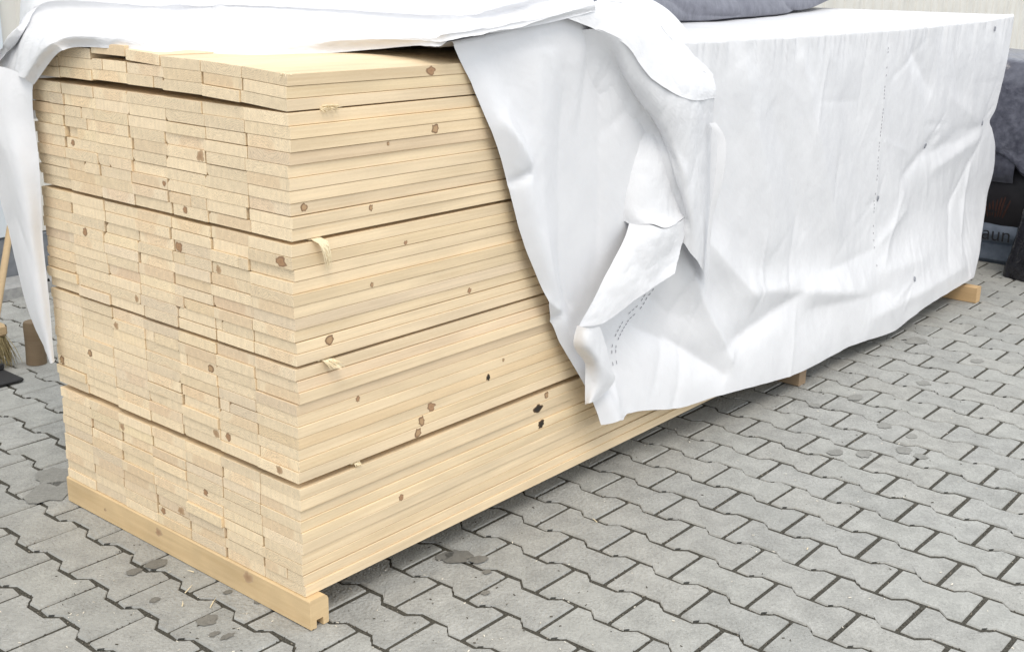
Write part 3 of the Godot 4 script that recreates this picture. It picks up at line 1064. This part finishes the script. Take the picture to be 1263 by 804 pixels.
func make_folds() -> void:
	var P := func(a, b) -> Vector2: return Vector2(a, b)
	folds = [
		[P.call(1.30, 0.62), P.call(1.60, 0.20), 0.030, 0.06, 0.5], [P.call(1.13, 0.44), P.call(1.57, 0.17), -0.030, 0.055, 0.6], [P.call(1.05, 0.50), P.call(1.40, 0.37), -0.022, 0.07, 0.2],
		[P.call(1.44, 0.60), P.call(1.76, 0.36), 0.030, 0.07, 0.4], [P.call(1.70, 0.40), P.call(2.60, 0.22), 0.030, 0.07, 0.4], [P.call(1.55, 0.25), P.call(2.10, 0.33), -0.022, 0.05, 0.5],
		[P.call(2.10, 0.26), P.call(2.75, 0.20), -0.020, 0.045, 0.5], [P.call(2.55, 0.13), P.call(3.55, 0.16), 0.022, 0.05, 0.5], [P.call(2.65, 0.28), P.call(3.15, 0.26), 0.020, 0.07, 0.3],
		[P.call(1.60, 1.08), P.call(1.90, 0.50), 0.020, 0.09, 0.2], [P.call(1.95, 1.09), P.call(2.36, 0.42), 0.018, 0.08, 0.3], [P.call(1.80, 0.95), P.call(2.10, 0.50), -0.012, 0.07, 0.2],
		[P.call(2.30, 0.95), P.call(2.60, 0.45), -0.014, 0.10, 0.2], [P.call(2.62, 1.08), P.call(2.67, 0.38), 0.006, 0.012, 0.8], [P.call(2.82, 1.07), P.call(3.08, 0.90), -0.020, 0.06, 0.4],
		[P.call(3.78, 0.735), P.call(3.05, 0.66), -0.026, 0.05, 0.5], [P.call(3.20, 0.74), P.call(2.87, 0.60), -0.020, 0.035, 0.6], [P.call(3.70, 0.68), P.call(3.15, 0.60), 0.022, 0.05, 0.5],
		[P.call(3.62, 0.60), P.call(3.50, 0.22), 0.016, 0.03, 0.7], [P.call(3.45, 0.55), P.call(3.35, 0.20), -0.012, 0.03, 0.7], [P.call(3.75, 0.70), P.call(3.40, 0.42), -0.016, 0.03, 0.7],
		[P.call(3.72, 0.72), P.call(3.25, 0.88), 0.014, 0.05, 0.5], [P.call(2.90, 0.54), P.call(2.72, 0.30), 0.012, 0.03, 0.7], [P.call(2.66, 0.37), P.call(2.95, 0.48), 0.014, 0.04, 0.6],
		[P.call(2.66, 0.37), P.call(2.25, 0.36), -0.010, 0.03, 0.6], [P.call(3.53, 0.30), P.call(3.60, 0.10), -0.02, 0.035, 0.6], [P.call(2.70, 0.20), P.call(2.80, 0.06), 0.014, 0.02, 0.8],
		[P.call(0.915, 1.17), P.call(0.93, 0.60), -0.045, 0.05, 0.4], [P.call(0.70, 1.14), P.call(0.74, 0.55), 0.022, 0.07, 0.2], [P.call(0.56, 1.00), P.call(0.665, 0.88), 0.020, 0.03, 0.6],
		[P.call(0.60, 0.85), P.call(0.665, 0.875), -0.016, 0.018, 0.7], [P.call(0.70, 0.58), P.call(0.785, 0.52), 0.014, 0.02, 0.7], [P.call(0.76, 0.49), P.call(0.79, 0.515), -0.010, 0.012, 0.7],
		[P.call(0.80, 1.10), P.call(0.84, 0.50), -0.016, 0.05, 0.3], [P.call(1.02, 0.30), P.call(1.02, 0.22), 0.010, 0.03, 0.6], [P.call(1.25, 1.05), P.call(1.45, 0.62), -0.012, 0.08, 0.3]]


func fine_creases() -> void:
	# sharp little creases where the sheet has been folded and pulled
	var r := RandomNumberGenerator.new()
	r.seed = 77
	for i in 34:
		var x := r.randf_range(0.6, 3.75)
		var y := r.randf_range(0.15, 1.05)
		var long := r.randf_range(0.10, 0.42)
		var a := r.randf_range(-0.7, 0.7) + (PI / 2 if r.randf() < 0.6 else 0.4)
		var d := Vector2(cos(a), sin(a)) * long / 2
		folds.append([Vector2(x, y) - d, Vector2(x, y) + d, (1.0 if r.randf() < 0.5 else -1.0) * r.randf_range(0.002, 0.0055) / 0.8, r.randf_range(0.010, 0.020), 0.9])
	for c in [[3.70, 0.735, 7], [3.079, 0.70, 6], [2.671, 0.55, 5], [2.979, 0.205, 5]]:      # pulled at the eyelets
		for i in c[2]:
			var a := r.randf_range(0, TAU)
			var p := Vector2(c[0], c[1])
			folds.append([p, p + Vector2(cos(a), sin(a)) * r.randf_range(0.08, 0.22), r.randf_range(-0.006, 0.006), 0.012, 0.9])


func cover_point(x: float, y: float) -> Vector3:
	return V(x, y, cover_out(x, y))


func build_tarpaulin() -> void:
	make_folds()
	fine_creases()
	var o := thing("tarpaulin", "white tarpaulin over the timber stack, thrown open at the near end", "tarpaulin")
	# the cover: round the long side, the far end and the back, and in over the top
	var rows := []
	var nv := 116
	var rim := 0.009
	for i in nv + 22:
		var v := minf(float(i) / nv, 1.0)
		var row := PackedVector3Array()
		var arc := clampf((i - nv) / 5.0, 0.0, 1.0) * PI / 2
		var inset := 0.0 if i <= nv + 5 else 0.945 * pow((i - nv - 5) / 16.0, 1.6)
		var pull := rim * (1.0 - cos(arc)) + inset
		var lift := rim * sin(arc)
		var nom := lerpf(0.19, 1.16, v)
		var xl := table(edge_left, nom) if i <= nv else 0.435
		for j in 362:
			var x: float
			if j <= 340:
				x = lerpf(xl, 3.90, j / 340.0)
			else:
				x = 3.90
			var yb := table(hem, maxf(x, 0.9)) if x > 0.9 else 0.205
			if j <= 340 and x < 1.05:
				yb = table(hem, x)
			var yt := table(top_edge, x) - rim
			var y := lerpf(yb, yt, v)
			if j <= 340 and inset > 0.0 and yt > 1.13:
				y = lerpf(y, minf(y, 1.131), smoothstep(0.0, 0.05, inset) * smoothstep(1.3, 1.2, lerpf(0.435, 3.9, j / 340.0)))
			var xf := table(edge_far, y) - 0.025
			if j <= 340:
				x = lerpf(xl, xf, j / 340.0)
			var zf := cover_out(minf(x, xf), y)
			if j <= 340:
				var sag := (0.008 + 0.006 * broad.get_noise_2d(x * 3.0, inset * 4.0)) * smoothstep(0.0, 0.1, inset)
				var ruff := 0.006 * (1.0 - 2.0 * absf(fine.get_noise_2d(x * 19.0, 4.0))) * sin(arc) * exp(-inset / 0.03) * smoothstep(1.0, 1.35, x)
				if lift > 0.0:
					zf = lerpf(zf, cover_out(x, yt), 1.0)
				row.append(V(x, y + lift + sag * smoothstep(3.9, 3.7, x) + ruff, zf - pull))
			else:
				var turn := rim * (1.0 - cos(arc))
				var at: Vector3
				if j <= 346:
					var w := (j - 340) / 6.0 * PI / 2
					at = V(xf - turn + 0.025 * sin(w), y + lift, zf - 0.025 - turn + 0.025 * cos(w))
				else:
					var s := (j - 346) / 15.0
					var wig := 0.02 * broad.get_noise_2d(s * 6.0, y * 4.0)
					at = V(xf + 0.025 - turn + wig * (1.0 - sin(arc)), y + lift, lerpf(zf - 0.025 - turn, -0.96 + turn, s))
				at.z = minf(at.z, zf - pull)
				row.append(at)
		rows.append(row)
	piece("cover", grid_mesh(rows), M.tarp, o)
	# the back of the cover
	var back := []
	for i in 20:
		var row := PackedVector3Array()
		for j in 40:
			var x := lerpf(0.45, 3.92, j / 39.0)
			var y := lerpf(0.12, table(top_edge, maxf(x, 1.3)) + 0.012, i / 19.0)
			row.append(V(x, y, -0.935 - 0.03 * (1.0 - i / 19.0) + 0.02 * broad.get_noise_2d(x * 3.0, y * 3.0)))
		back.append(row)
	piece("back_panel", grid_mesh(back), M.tarp, o)
	var cap := [
		[V(0.751, 1.209, 0.035), V(0.810, 1.226, 0.035), V(0.907, 1.238, 0.020)],
		[V(0.876, 1.176, 0.050), V(0.923, 1.206, 0.045), V(1.001, 1.234, 0.030)],
		[V(0.957, 1.140, 0.075), V(1.002, 1.172, 0.068), V(1.088, 1.215, 0.040)],
		[V(1.045, 1.060, 0.092), V(1.105, 1.105, 0.078), V(1.196, 1.143, 0.050)],
		[V(1.204, 1.002, 0.100), V(1.235, 1.048, 0.085), V(1.282, 1.088, 0.055)],
		[V(1.404, 0.990, 0.060), V(1.405, 1.012, 0.058), V(1.402, 1.041, 0.050)],
	]
	var band := [
		[V(0.907, 1.238, 0.020), V(1.008, 1.249, -0.030)],
		[V(1.001, 1.234, 0.030), V(1.201, 1.250, -0.060)],
		[V(1.088, 1.215, 0.040), V(1.310, 1.214, -0.040)],
		[V(1.196, 1.143, 0.050), V(1.393, 1.149, -0.020)],
		[V(1.282, 1.088, 0.055), V(1.409, 1.087, 0.010)],
		[V(1.402, 1.041, 0.050), V(1.431, 1.045, 0.035)],
	]
	var fall := [
		[V(0.844, 1.176, 0.000), V(0.877, 1.181, 0.049), V(0.960, 1.146, 0.073), V(1.049, 1.066, 0.089), V(1.209, 1.008, 0.097), V(1.403, 0.997, 0.058)],
		[V(0.880, 1.087, 0.000), V(0.971, 1.102, 0.030), V(0.998, 1.070, 0.060), V(1.089, 1.009, 0.088), V(1.230, 0.953, 0.095), V(1.410, 0.947, 0.055)],
		[V(0.926, 1.026, 0.000), V(1.016, 1.048, 0.030), V(1.052, 1.016, 0.055), V(1.138, 0.949, 0.084), V(1.252, 0.899, 0.090), V(1.418, 0.885, 0.050)],
		[V(0.997, 0.961, 0.000), V(1.092, 0.985, 0.035), V(1.122, 0.957, 0.060), V(1.188, 0.884, 0.085), V(1.280, 0.833, 0.085), V(1.427, 0.817, 0.045)],
		[V(1.087, 0.889, 0.000), V(1.163, 0.927, 0.040), V(1.172, 0.900, 0.065), V(1.219, 0.819, 0.090), V(1.309, 0.765, 0.080), V(1.434, 0.734, 0.045)],
		[V(1.154, 0.793, 0.020), V(1.190, 0.844, 0.060), V(1.208, 0.814, 0.075), V(1.250, 0.752, 0.090), V(1.326, 0.697, 0.080), V(1.431, 0.660, 0.050)],
		[V(1.257, 0.682, 0.030), V(1.266, 0.715, 0.075), V(1.269, 0.695, 0.085), V(1.289, 0.660, 0.090), V(1.348, 0.614, 0.080), V(1.437, 0.574, 0.050)],
		[V(1.290, 0.603, 0.040), V(1.273, 0.619, 0.070), V(1.288, 0.596, 0.080), V(1.312, 0.571, 0.085), V(1.367, 0.533, 0.075), V(1.445, 0.479, 0.050)],
	]
	var lobe := [
		[V(1.087, 1.010, 0.000), V(1.136, 1.020, 0.008), V(1.200, 0.970, 0.025), V(1.274, 0.891, 0.030)],
		[V(1.060, 0.912, 0.000), V(1.131, 0.924, 0.022), V(1.178, 0.885, 0.045), V(1.267, 0.813, 0.045)],
		[V(1.050, 0.817, 0.000), V(1.106, 0.829, 0.035), V(1.173, 0.803, 0.054), V(1.309, 0.730, 0.050)],
		[V(1.050, 0.721, 0.010), V(1.085, 0.730, 0.050), V(1.183, 0.711, 0.066), V(1.310, 0.705, 0.056)],
		[V(1.067, 0.693, 0.035), V(1.097, 0.694, 0.074), V(1.163, 0.676, 0.086), V(1.299, 0.690, 0.064)],
	]
	var flap_end := [
		[V(1.067, 0.695, 0.035), V(1.097, 0.694, 0.074), V(1.163, 0.676, 0.086), V(1.298, 0.690, 0.065)],
		[V(1.017, 0.657, 0.052), V(1.052, 0.661, 0.082), V(1.141, 0.652, 0.090), V(1.274, 0.648, 0.070)],
		[V(0.924, 0.588, 0.065), V(0.993, 0.596, 0.082), V(1.097, 0.600, 0.092), V(1.243, 0.604, 0.080)],
		[V(0.814, 0.482, 0.070), V(0.904, 0.480, 0.085), V(1.045, 0.523, 0.095), V(1.190, 0.553, 0.100)],
	]
	var curl := [
		[V(0.813, 0.488, 0.070), V(0.823, 0.483, 0.095), V(0.887, 0.470, 0.080)],
		[V(0.810, 0.437, 0.065), V(0.822, 0.442, 0.100), V(0.915, 0.416, 0.080)],
		[V(0.867, 0.380, 0.060), V(0.866, 0.389, 0.095), V(0.933, 0.359, 0.085)],
		[V(0.867, 0.327, 0.060), V(0.893, 0.332, 0.090), V(0.958, 0.314, 0.085)],
		[V(0.867, 0.268, 0.065), V(0.866, 0.276, 0.080), V(0.894, 0.278, 0.080)],
	]
	var heap := [
		[V(-0.030, 1.035, -0.840), V(-0.045, 1.115, -0.692), V(-0.014, 1.129, -0.656), V(0.020, 1.134, -0.432), V(0.110, 1.126, -0.422), V(0.149, 1.126, -0.312), V(0.372, 1.132, -0.239), V(0.405, 1.150, -0.101), V(0.383, 1.166, 0.035), V(0.599, 1.184, 0.045), V(0.874, 1.219, 0.045)],
		[V(-0.048, 1.056, -0.865), V(-0.068, 1.134, -0.720), V(-0.028, 1.162, -0.681), V(0.044, 1.168, -0.493), V(0.142, 1.157, -0.478), V(0.189, 1.158, -0.362), V(0.382, 1.168, -0.249), V(0.417, 1.171, -0.108), V(0.405, 1.181, 0.041), V(0.614, 1.202, 0.043), V(0.880, 1.242, 0.032)],
		[V(0.042, 1.057, -1.110), V(0.026, 1.148, -0.964), V(0.083, 1.192, -0.916), V(0.162, 1.196, -0.666), V(0.273, 1.199, -0.643), V(0.320, 1.207, -0.526), V(0.557, 1.192, -0.440), V(0.624, 1.184, -0.267), V(0.618, 1.195, -0.111), V(0.819, 1.220, -0.114), V(1.084, 1.260, -0.127)],
		[V(0.036, 1.055, -1.158), V(0.035, 1.138, -1.004), V(0.084, 1.223, -0.962), V(0.193, 1.227, -0.694), V(0.306, 1.227, -0.670), V(0.346, 1.230, -0.558), V(0.585, 1.219, -0.470), V(0.654, 1.215, -0.295), V(0.660, 1.224, -0.125), V(0.863, 1.252, -0.126), V(1.115, 1.285, -0.152)],
		[V(0.144, 0.995, -1.424), V(0.156, 1.083, -1.265), V(0.208, 1.251, -1.226), V(0.365, 1.273, -0.929), V(0.478, 1.275, -0.904), V(0.526, 1.277, -0.787), V(0.783, 1.272, -0.683), V(0.863, 1.266, -0.498), V(0.878, 1.270, -0.318), V(1.088, 1.292, -0.309), V(1.351, 1.316, -0.321)],
		[V(0.194, 0.900, -1.524), V(0.206, 0.900, -1.365), V(0.258, 0.900, -1.326), V(0.415, 0.900, -1.029), V(0.528, 0.900, -1.020), V(0.576, 0.900, -1.020), V(0.833, 0.900, -1.020), V(0.913, 0.900, -1.020), V(0.928, 0.900, -1.020), V(1.138, 0.900, -1.020), V(1.401, 0.900, -1.020)],
	]
	var drape := [
		[V(-0.020, 1.058, -1.145), V(-0.030, 1.070, -0.962), V(-0.016, 1.048, -0.846)],
		[V(-0.030, 0.996, -1.262), V(-0.050, 1.011, -0.980), V(-0.020, 1.016, -0.851)],
		[V(-0.030, 0.920, -1.239), V(-0.060, 0.947, -0.967), V(-0.020, 0.954, -0.859)],
		[V(-0.030, 0.860, -1.059), V(-0.060, 0.870, -0.909), V(-0.022, 0.854, -0.853)],
		[V(-0.035, 0.768, -1.022), V(-0.055, 0.778, -0.889), V(-0.022, 0.759, -0.863)],
		[V(-0.035, 0.655, -0.988), V(-0.050, 0.673, -0.886), V(-0.022, 0.671, -0.871)],
		[V(-0.030, 0.501, -0.947), V(-0.040, 0.515, -0.882), V(-0.022, 0.524, -0.868)],
		[V(-0.025, 0.379, -0.881), V(-0.027, 0.379, -0.874), V(-0.022, 0.384, -0.874)],
	]
	piece("folded_flap", patch(lobe, 90, 90, 0.003, V(1.5, 1.0, 1.0), 0.007), M.tarp, o)
	piece("flap_end", patch(flap_end, 90, 80, 0.003, V(1.7, 1.7, 1.0), 0.006), M.tarp, o)
	piece("turned_over_strip", patch(cap, 60, 110, 0.003, V(1.5, 1.5, 1), 0.005), M.tarp, o)
	piece("strip_edge", patch(band, 20, 90, 0.002, V(0.8, 0.8, 1), 0.003), M.tarp, o)
	piece("hanging_fold", patch(fall, 90, 120, 0.003, V(2.0, 0.9, 1), 0.007), M.tarp, o)
	piece("rolled_hem", patch(curl, 30, 50, 0.003, Vector3(1.3, 1, 1), 0.006), M.tarp, o)
	piece("thrown_back_sheet", patch(heap, 240, 140, 0.006, V(1.1, 1.0, 1.1), 0.011), M.tarp, o)
	piece("hanging_corner", patch(drape, 40, 90, 0.005, V(1, 0.4, 1), 0.005), M.tarp, o)
	# a loose tie
	var mid := [V(1.36, 0.93, 0.085), V(1.384, 0.889, 0.100), V(1.384, 0.824, 0.105), V(1.382, 0.748, 0.100), V(1.381, 0.686, 0.090), V(1.384, 0.600, 0.085), V(1.391, 0.519, 0.085), V(1.409, 0.438, 0.070)]
	var half := [0.012, 0.012, 0.012, 0.010, 0.007, 0.008, 0.009, 0.001]
	var tie := []
	for i in 50:
		var f := i / 49.0
		var k := mini(int(f * 7), 6)
		var w := lerpf(half[k], half[k + 1], f * 7 - k)
		var c := along(mid, f)
		var tw := 0.5 + 1.2 * sin(f * 5.0)
		var r := PackedVector3Array()
		for j in 5:
			r.append(c + V(cos(tw * 0.5), 0, sin(tw * 0.5)) * w * (j - 2) / 2.0)
		tie.append(r)
	piece("loose_tie", grid_mesh(tie), M.tarp, o)
	# eyelets
	var t := TorusMesh.new()
	t.inner_radius = 0.006
	t.outer_radius = 0.012
	t.rings = 20
	t.ring_segments = 8
	for e in [[3.079, 0.700], [2.979, 0.205], [3.70, 0.735], [3.66, 1.12], [2.671, 0.55]]:
		var p := cover_point(e[0], e[1])
		var du := cover_point(e[0] + 0.01, e[1]) - p
		var dv := cover_point(e[0], e[1] + 0.01) - p
		var n := du.cross(dv).normalized()
		var m := piece("eyelet", t, M.ring, o, p + n * 0.003)
		var up := n
		var x := du.normalized()
		m.basis = Basis(x, up, x.cross(up))
		m.scale = V(0.55, 0.5, 0.9)
	# stitched seams: short dark stitches lying on the cloth
	var line_a := [V(1.206, 0.576, 0), V(1.223, 0.533, 0), V(1.215, 0.490, 0), V(1.180, 0.452, 0), V(1.124, 0.430, 0), V(1.077, 0.407, 0), V(1.043, 0.371, 0), V(1.040, 0.316, 0)]
	var st := new_st()
	for lane in [-0.008, 0.008]:
		for i in 26:
			if rng.randf() < 0.3:
				continue
			var a := along(line_a, i / 26.0)
			var b := along(line_a, (i + 0.62) / 26.0)
			var side: Vector3 = (b - a).cross(Vector3.BACK).normalized() * lane
			var pa := cover_point(a.x + side.x, a.y + side.y) + V(0, 0, 0.0012)
			var pb := cover_point(b.x + side.x, b.y + side.y) + V(0, 0, 0.0012)
			tube(st, [pa, (pa + pb) / 2 + V(0, 0, 0.0006), pb], [0.0007, 0.0010, 0.0007], 4)
	piece("stitching", done(st), M.thread, o).set_meta("kind", "stuff")
	var s2 := new_st()
	for i in 60:
		if rng.randf() < 0.45 + 0.5 * broad.get_noise_1d(i * 1.7):
			continue
		var y0 := lerpf(1.08, 0.30, i / 60.0)
		var x0 := 2.62 + 0.05 * (1.08 - y0)
		var pa := cover_point(x0, y0) + V(0, 0, 0.001)
		var pb := cover_point(x0, y0 - 0.007) + V(0, 0, 0.001)
		tube(s2, [pa, pb], [0.0009, 0.0007], 4)
	piece("stitching", done(s2), M.thread, o).set_meta("kind", "stuff")


# ---------------------------------------------------------------- things round the stack
func lump(rows_ctrl: Array, nu: int, nv: int, rough: float) -> ArrayMesh:
	return patch(rows_ctrl, nu, nv, rough)


func build_grey_bundle() -> void:
	var o := thing("folded_grey_sheet", "dark grey folded sheet lying on top of the white tarpaulin", "folded sheet", V(0, 0, 0))
	# rings round a slack roll that lies along the back of the stack
	var ctrl := []
	for s in [[1.2, 0.55], [1.65, 0.9], [2.1, 1.0], [2.6, 1.0], [3.1, 1.0], [3.5, 0.95], [3.75, 0.8], [3.92, 0.5], [3.98, 0.1]]:
		var x: float = s[0]
		var k: float = s[1]
		var zf := -0.50 - 0.16 * (x - 2.16)
		if x < 1.7:
			zf = -0.36
		var zb := minf(zf - 0.42, -0.9)
		var y := table(top_edge, maxf(x, 1.4)) + 0.006
		if x > 3.4:
			y += 0.035 * (x - 3.4) / 0.5
		ctrl.append([V(x, y, (zf + zb) / 2), V(x, y, zf - 0.03), V(x, y + 0.02 * k, zf + 0.01), V(x, y + 0.10 * k, zf - 0.015), V(x, y + 0.20 * k, zf - 0.10), V(x, y + 0.23 * k, (zf + zb) / 2), V(x, y + 0.16 * k, zb), V(x, y, zb + 0.03)])
	piece("roll", patch(ctrl, 90, 120, 0.022, V(0.22, 1.6, 1.3)), M.grey_sheet, o)


func build_far_load() -> void:
	# a wrapped load beyond the far end of the stack
	var o := thing("wrapped_load", "load of printed bags under a grey sheet beyond the far end of the stack", "wrapped load", V(4.34, 0, -1.2))
	var st := new_st()
	box(st, V(0.03, 0.0, 0.0), V(1.2, 0.115, 1.9), 0.02)
	piece("grey_bag", done(st), M.bag, o)
	var bags := [[V(0.012, 0.10, 0.86), V(1.18, 0.20, 1.88), "bag"], [V(0.0, 0.19, 0.9), V(1.18, 0.46, 1.86), "bag_dark"], [V(0.02, 0.44, 0.92), V(1.18, 0.70, 1.82), "bag_dark"]]
	for b in bags:
		var lo: Vector3 = b[0]
		var hi: Vector3 = b[1]
		var rows := []
		for i in 17:
			var row := PackedVector3Array()
			var f := i / 16.0
			for j in 41:
				var u := j / 40.0
				var out := 0.035 * sin(f * PI) + 0.01 * crumple(V(u, f * 0.5 + lo.y, 2.0))
				row.append(V(lo.x - out + 0.03, lerpf(lo.y, hi.y, f), lerpf(lo.z, hi.z, u)))
			rows.append(row)
		var k := new_st()
		box(k, lo + V(0.035, 0, 0), hi, 0.02)
		var m: Node = piece("bag", done(k), M[b[2]], o)
		piece("bag_front", grid_mesh(rows), M[b[2]], m)
	# the print on the dark bag: flame-like strokes and dark letters
	for i in 9:
		var s := new_st()
		var path := []
		for k in 6:
			var y := lerpf(0.215, 0.37 + 0.03 * sin(i * 2.1), k / 5.0)
			path.append(V(0.0315 - 0.035 * sin((y - 0.19) / 0.27 * PI), y, 1.10 + (i - 4) * (0.010 + 0.012 * k / 5.0)))
		tube(s, path, [0.003, 0.006, 0.007, 0.006, 0.005, 0.001], 6)
		piece("printed_stroke", done(s), M.bag_print, o)
	var tm := TextMesh.new()
	tm.text = "aun"
	var fnt := SystemFont.new()
	fnt.font_names = PackedStringArray(["Droid Sans"])
	tm.font = fnt
	tm.font_size = 24
	tm.pixel_size = 0.0034
	tm.depth = 0.002
	var txt := piece("lettering", tm, M.ink, o, V(-0.010, 0.150, 1.135))
	txt.rotation.y = -PI / 2
	# the grey sheet over it
	var ctrl := []
	for s in [[-0.02, 0.0], [0.3, 0.0], [0.6, 0.02], [0.9, -0.01], [1.1, 0.0], [1.3, -0.10], [1.6, -0.05], [1.95, 0.0]]:
		var z: float = s[0]
		var low: float = 0.52 + s[1] if z > 1.0 else 0.56
		ctrl.append([V(1.25, 0.96, z), V(0.6, 0.985, z), V(0.10, 0.975, z), V(0.0, 0.93, z), V(-0.045, 0.80, z), V(-0.07, 0.68, z), V(-0.085, low + 0.04, z), V(-0.06, low, z)])
	piece("grey_sheet", patch(ctrl, 60, 80, 0.016, V(0.9, 0.9, 0.9), 0.02), M.wrap, o)
	var hang := []
	for s in [1.02, 1.08, 1.14, 1.2]:
		hang.append([V(-0.04, 0.64, s), V(-0.06, 0.55, s - 0.005), V(-0.05, 0.45, s - 0.012), V(-0.02, 0.40, s - 0.02)])
	piece("hanging_sheet", patch(hang, 20, 20, 0.012), M.wrap, o)

	var f := thing("black_film", "heap of crumpled black plastic film at the right edge beside the load", "plastic film", V(4.22, 0, 0.21))
	var net := []
	for i in 7:
		var w := TAU * i / 6.0
		var row := []
		for k in 6:
			var h: float = [0.0, 0.07, 0.18, 0.30, 0.40, 0.46][k]
			var r: float = [0.17, 0.185, 0.15, 0.11, 0.07, 0.01][k]
			row.append(V(cos(w) * r * 0.7, h, sin(w) * r + 0.02 * sin(k * 1.7)))
		net.append(row)
	piece("crumpled_film", patch(net, 60, 70, 0.030, V(1.4, 0.5, 1.4), 0.004), M.black_film, f)
	var loop := new_st()
	var path := []
	for i in 14:
		var a := lerpf(-0.4, 3.4, i / 13.0)
		path.append(V(-0.13 - 0.01 * sin(a * 2.0), 0.09 + 0.055 * cos(a), 0.02 + 0.07 * sin(a)))
	var rad := []
	for i in 14:
		rad.append(0.006)
	tube(loop, path, rad, 6)
	piece("twisted_strand", done(loop), M.black_film, f)


func build_left_corner() -> void:
	var b := thing("broom", "straw broom with a wooden handle standing left of the stack", "broom", V(0.37, 0, -2.02))
	var dir := V(0.20, 0.17, -0.27).normalized()
	var st := new_st()
	var foot := V(0.03, 0.135, -0.01)
	tube(st, [foot, foot + dir * 0.5, foot + dir * 1.1], [0.0125, 0.0125, 0.012], 12)
	piece("handle", done(st), M.handle, b)
	var h := new_st()
	box(h, V(-0.085, 0.108, -0.032), V(0.055, 0.150, 0.032), 0.008)
	piece("head", done(h), M.handle, b)
	var s := new_st()
	for i in 420:
		var a := V(rng.randf_range(-0.08, 0.05), 0.112, rng.randf_range(-0.027, 0.027))
		var e := V(a.x * rng.randf_range(1.05, 1.7) + rng.randf_range(-0.015, 0.022), rng.randf_range(0.001, 0.02), a.z * 1.7 + rng.randf_range(-0.014, 0.014))
		var v := rng.randf_range(0.6, 1.1)
		s.set_color(Color(0.44 * v, 0.36 * v, 0.19 * v))
		tube(s, [a, (a + e) / 2 + V(rng.randf_range(-0.006, 0.006), 0, rng.randf_range(-0.006, 0.006)), e], [0.0013, 0.0012, 0.0006], 3)
	piece("bristles", done(s), M.straw, b)

	var d := thing("dustpan", "black flat dustpan lying on the pavers in front of the broom", "dustpan", V(0.30, 0.003, -1.87))
	var pan := new_st()
	box(pan, V(-0.12, 0.0, -0.075), V(0.075, 0.012, 0.055), 0.004)
	piece("pan", done(pan), M.rubber, d)
	var rimm := new_st()
	box(rimm, V(-0.12, 0.0125, -0.075), V(0.072, 0.035, -0.063), 0.003)
	box(rimm, V(-0.12, 0.0125, -0.062), V(-0.108, 0.030, 0.04), 0.003)
	piece("rim", done(rimm), M.rubber, d)

	var p := thing("wooden_post_stub", "short round wooden post stub standing behind the stack's left corner", "post", V(0.50, 0, -1.965))
	var ps := new_st()
	tube(ps, [V(0, 0, 0), V(0.001, 0.06, 0), V(-0.002, 0.14, 0.002), V(-0.002, 0.148, 0.002)], [0.034, 0.033, 0.032, 0.028], 14)
	piece("stub", done(ps), M.post, p)


func build_litter() -> void:
	var spots := [[-0.069, -0.302, 0.036, 0.5, "white splinter on the pavers near the front bearer"], [-0.069, -0.215, 0.040, 0.62, "longest white splinter on the pavers in front of the stack end"], [-0.115, -0.26, 0.022, 0.9, "small splinter on the pavers left of the longest one"], [-0.02, -0.365, 0.018, 1.9, "short upright splinter caught in a joint by the bearer"],
		[-0.33, -0.70, 0.018, 0.3, "tiny pale splinter in a joint at the left edge"], [0.80, 0.155, 0.022, 1.2, "reddish bit of bark lying in a joint of the open pavers"], [1.02, 0.62, 0.012, 0.2, "pale crumb on the open pavers at the lower right"]]
	for s in spots:
		var st := new_st()
		shard(st, V(-s[2] / 2, 0, 0), V(s[2] / 2, 0.001, 0), 0.0016)
		var o := piece("wood_splinter", done(st), M.splinter, self, V(s[0], 0.003, s[1]))
		o.rotation.y = s[3]
		tag(o, s[4], "splinter", "wood splinters on the pavers")
	# crumbs and flecks blown over the pavers
	var bit := BoxMesh.new()
	bit.size = V(0.005, 0.0012, 0.0016)
	var mm := MultiMesh.new()
	mm.transform_format = MultiMesh.TRANSFORM_3D
	mm.use_colors = true
	mm.mesh = bit
	mm.instance_count = 900
	for i in 900:
		var near := rng.randf() < 0.4
		var p := V(rng.randf_range(-0.6, 0.6), 0.0012, rng.randf_range(-0.6, 0.5)) if near else V(rng.randf_range(-0.6, 3.2), 0.0012, rng.randf_range(-0.4, 1.4))
		mm.set_instance_transform(i, Transform3D(Basis.from_euler(V(rng.randf_range(-0.2, 0.2), rng.randf() * TAU, 0)).scaled(Vector3.ONE * rng.randf_range(0.3, 1.3)), p))
		var c := Color(0.75, 0.7, 0.6) if rng.randf() < 0.45 else Color(0.08, 0.07, 0.05)
		mm.set_instance_color(i, c * rng.randf_range(0.7, 1.2))
	var g := MultiMeshInstance3D.new()
	g.name = "litter"
	g.multimesh = mm
	g.material_override = M.straw
	add_child(g)
	tag(g, "tiny wood crumbs and dark flecks scattered over the pavers", "litter")
	g.set_meta("kind", "stuff")
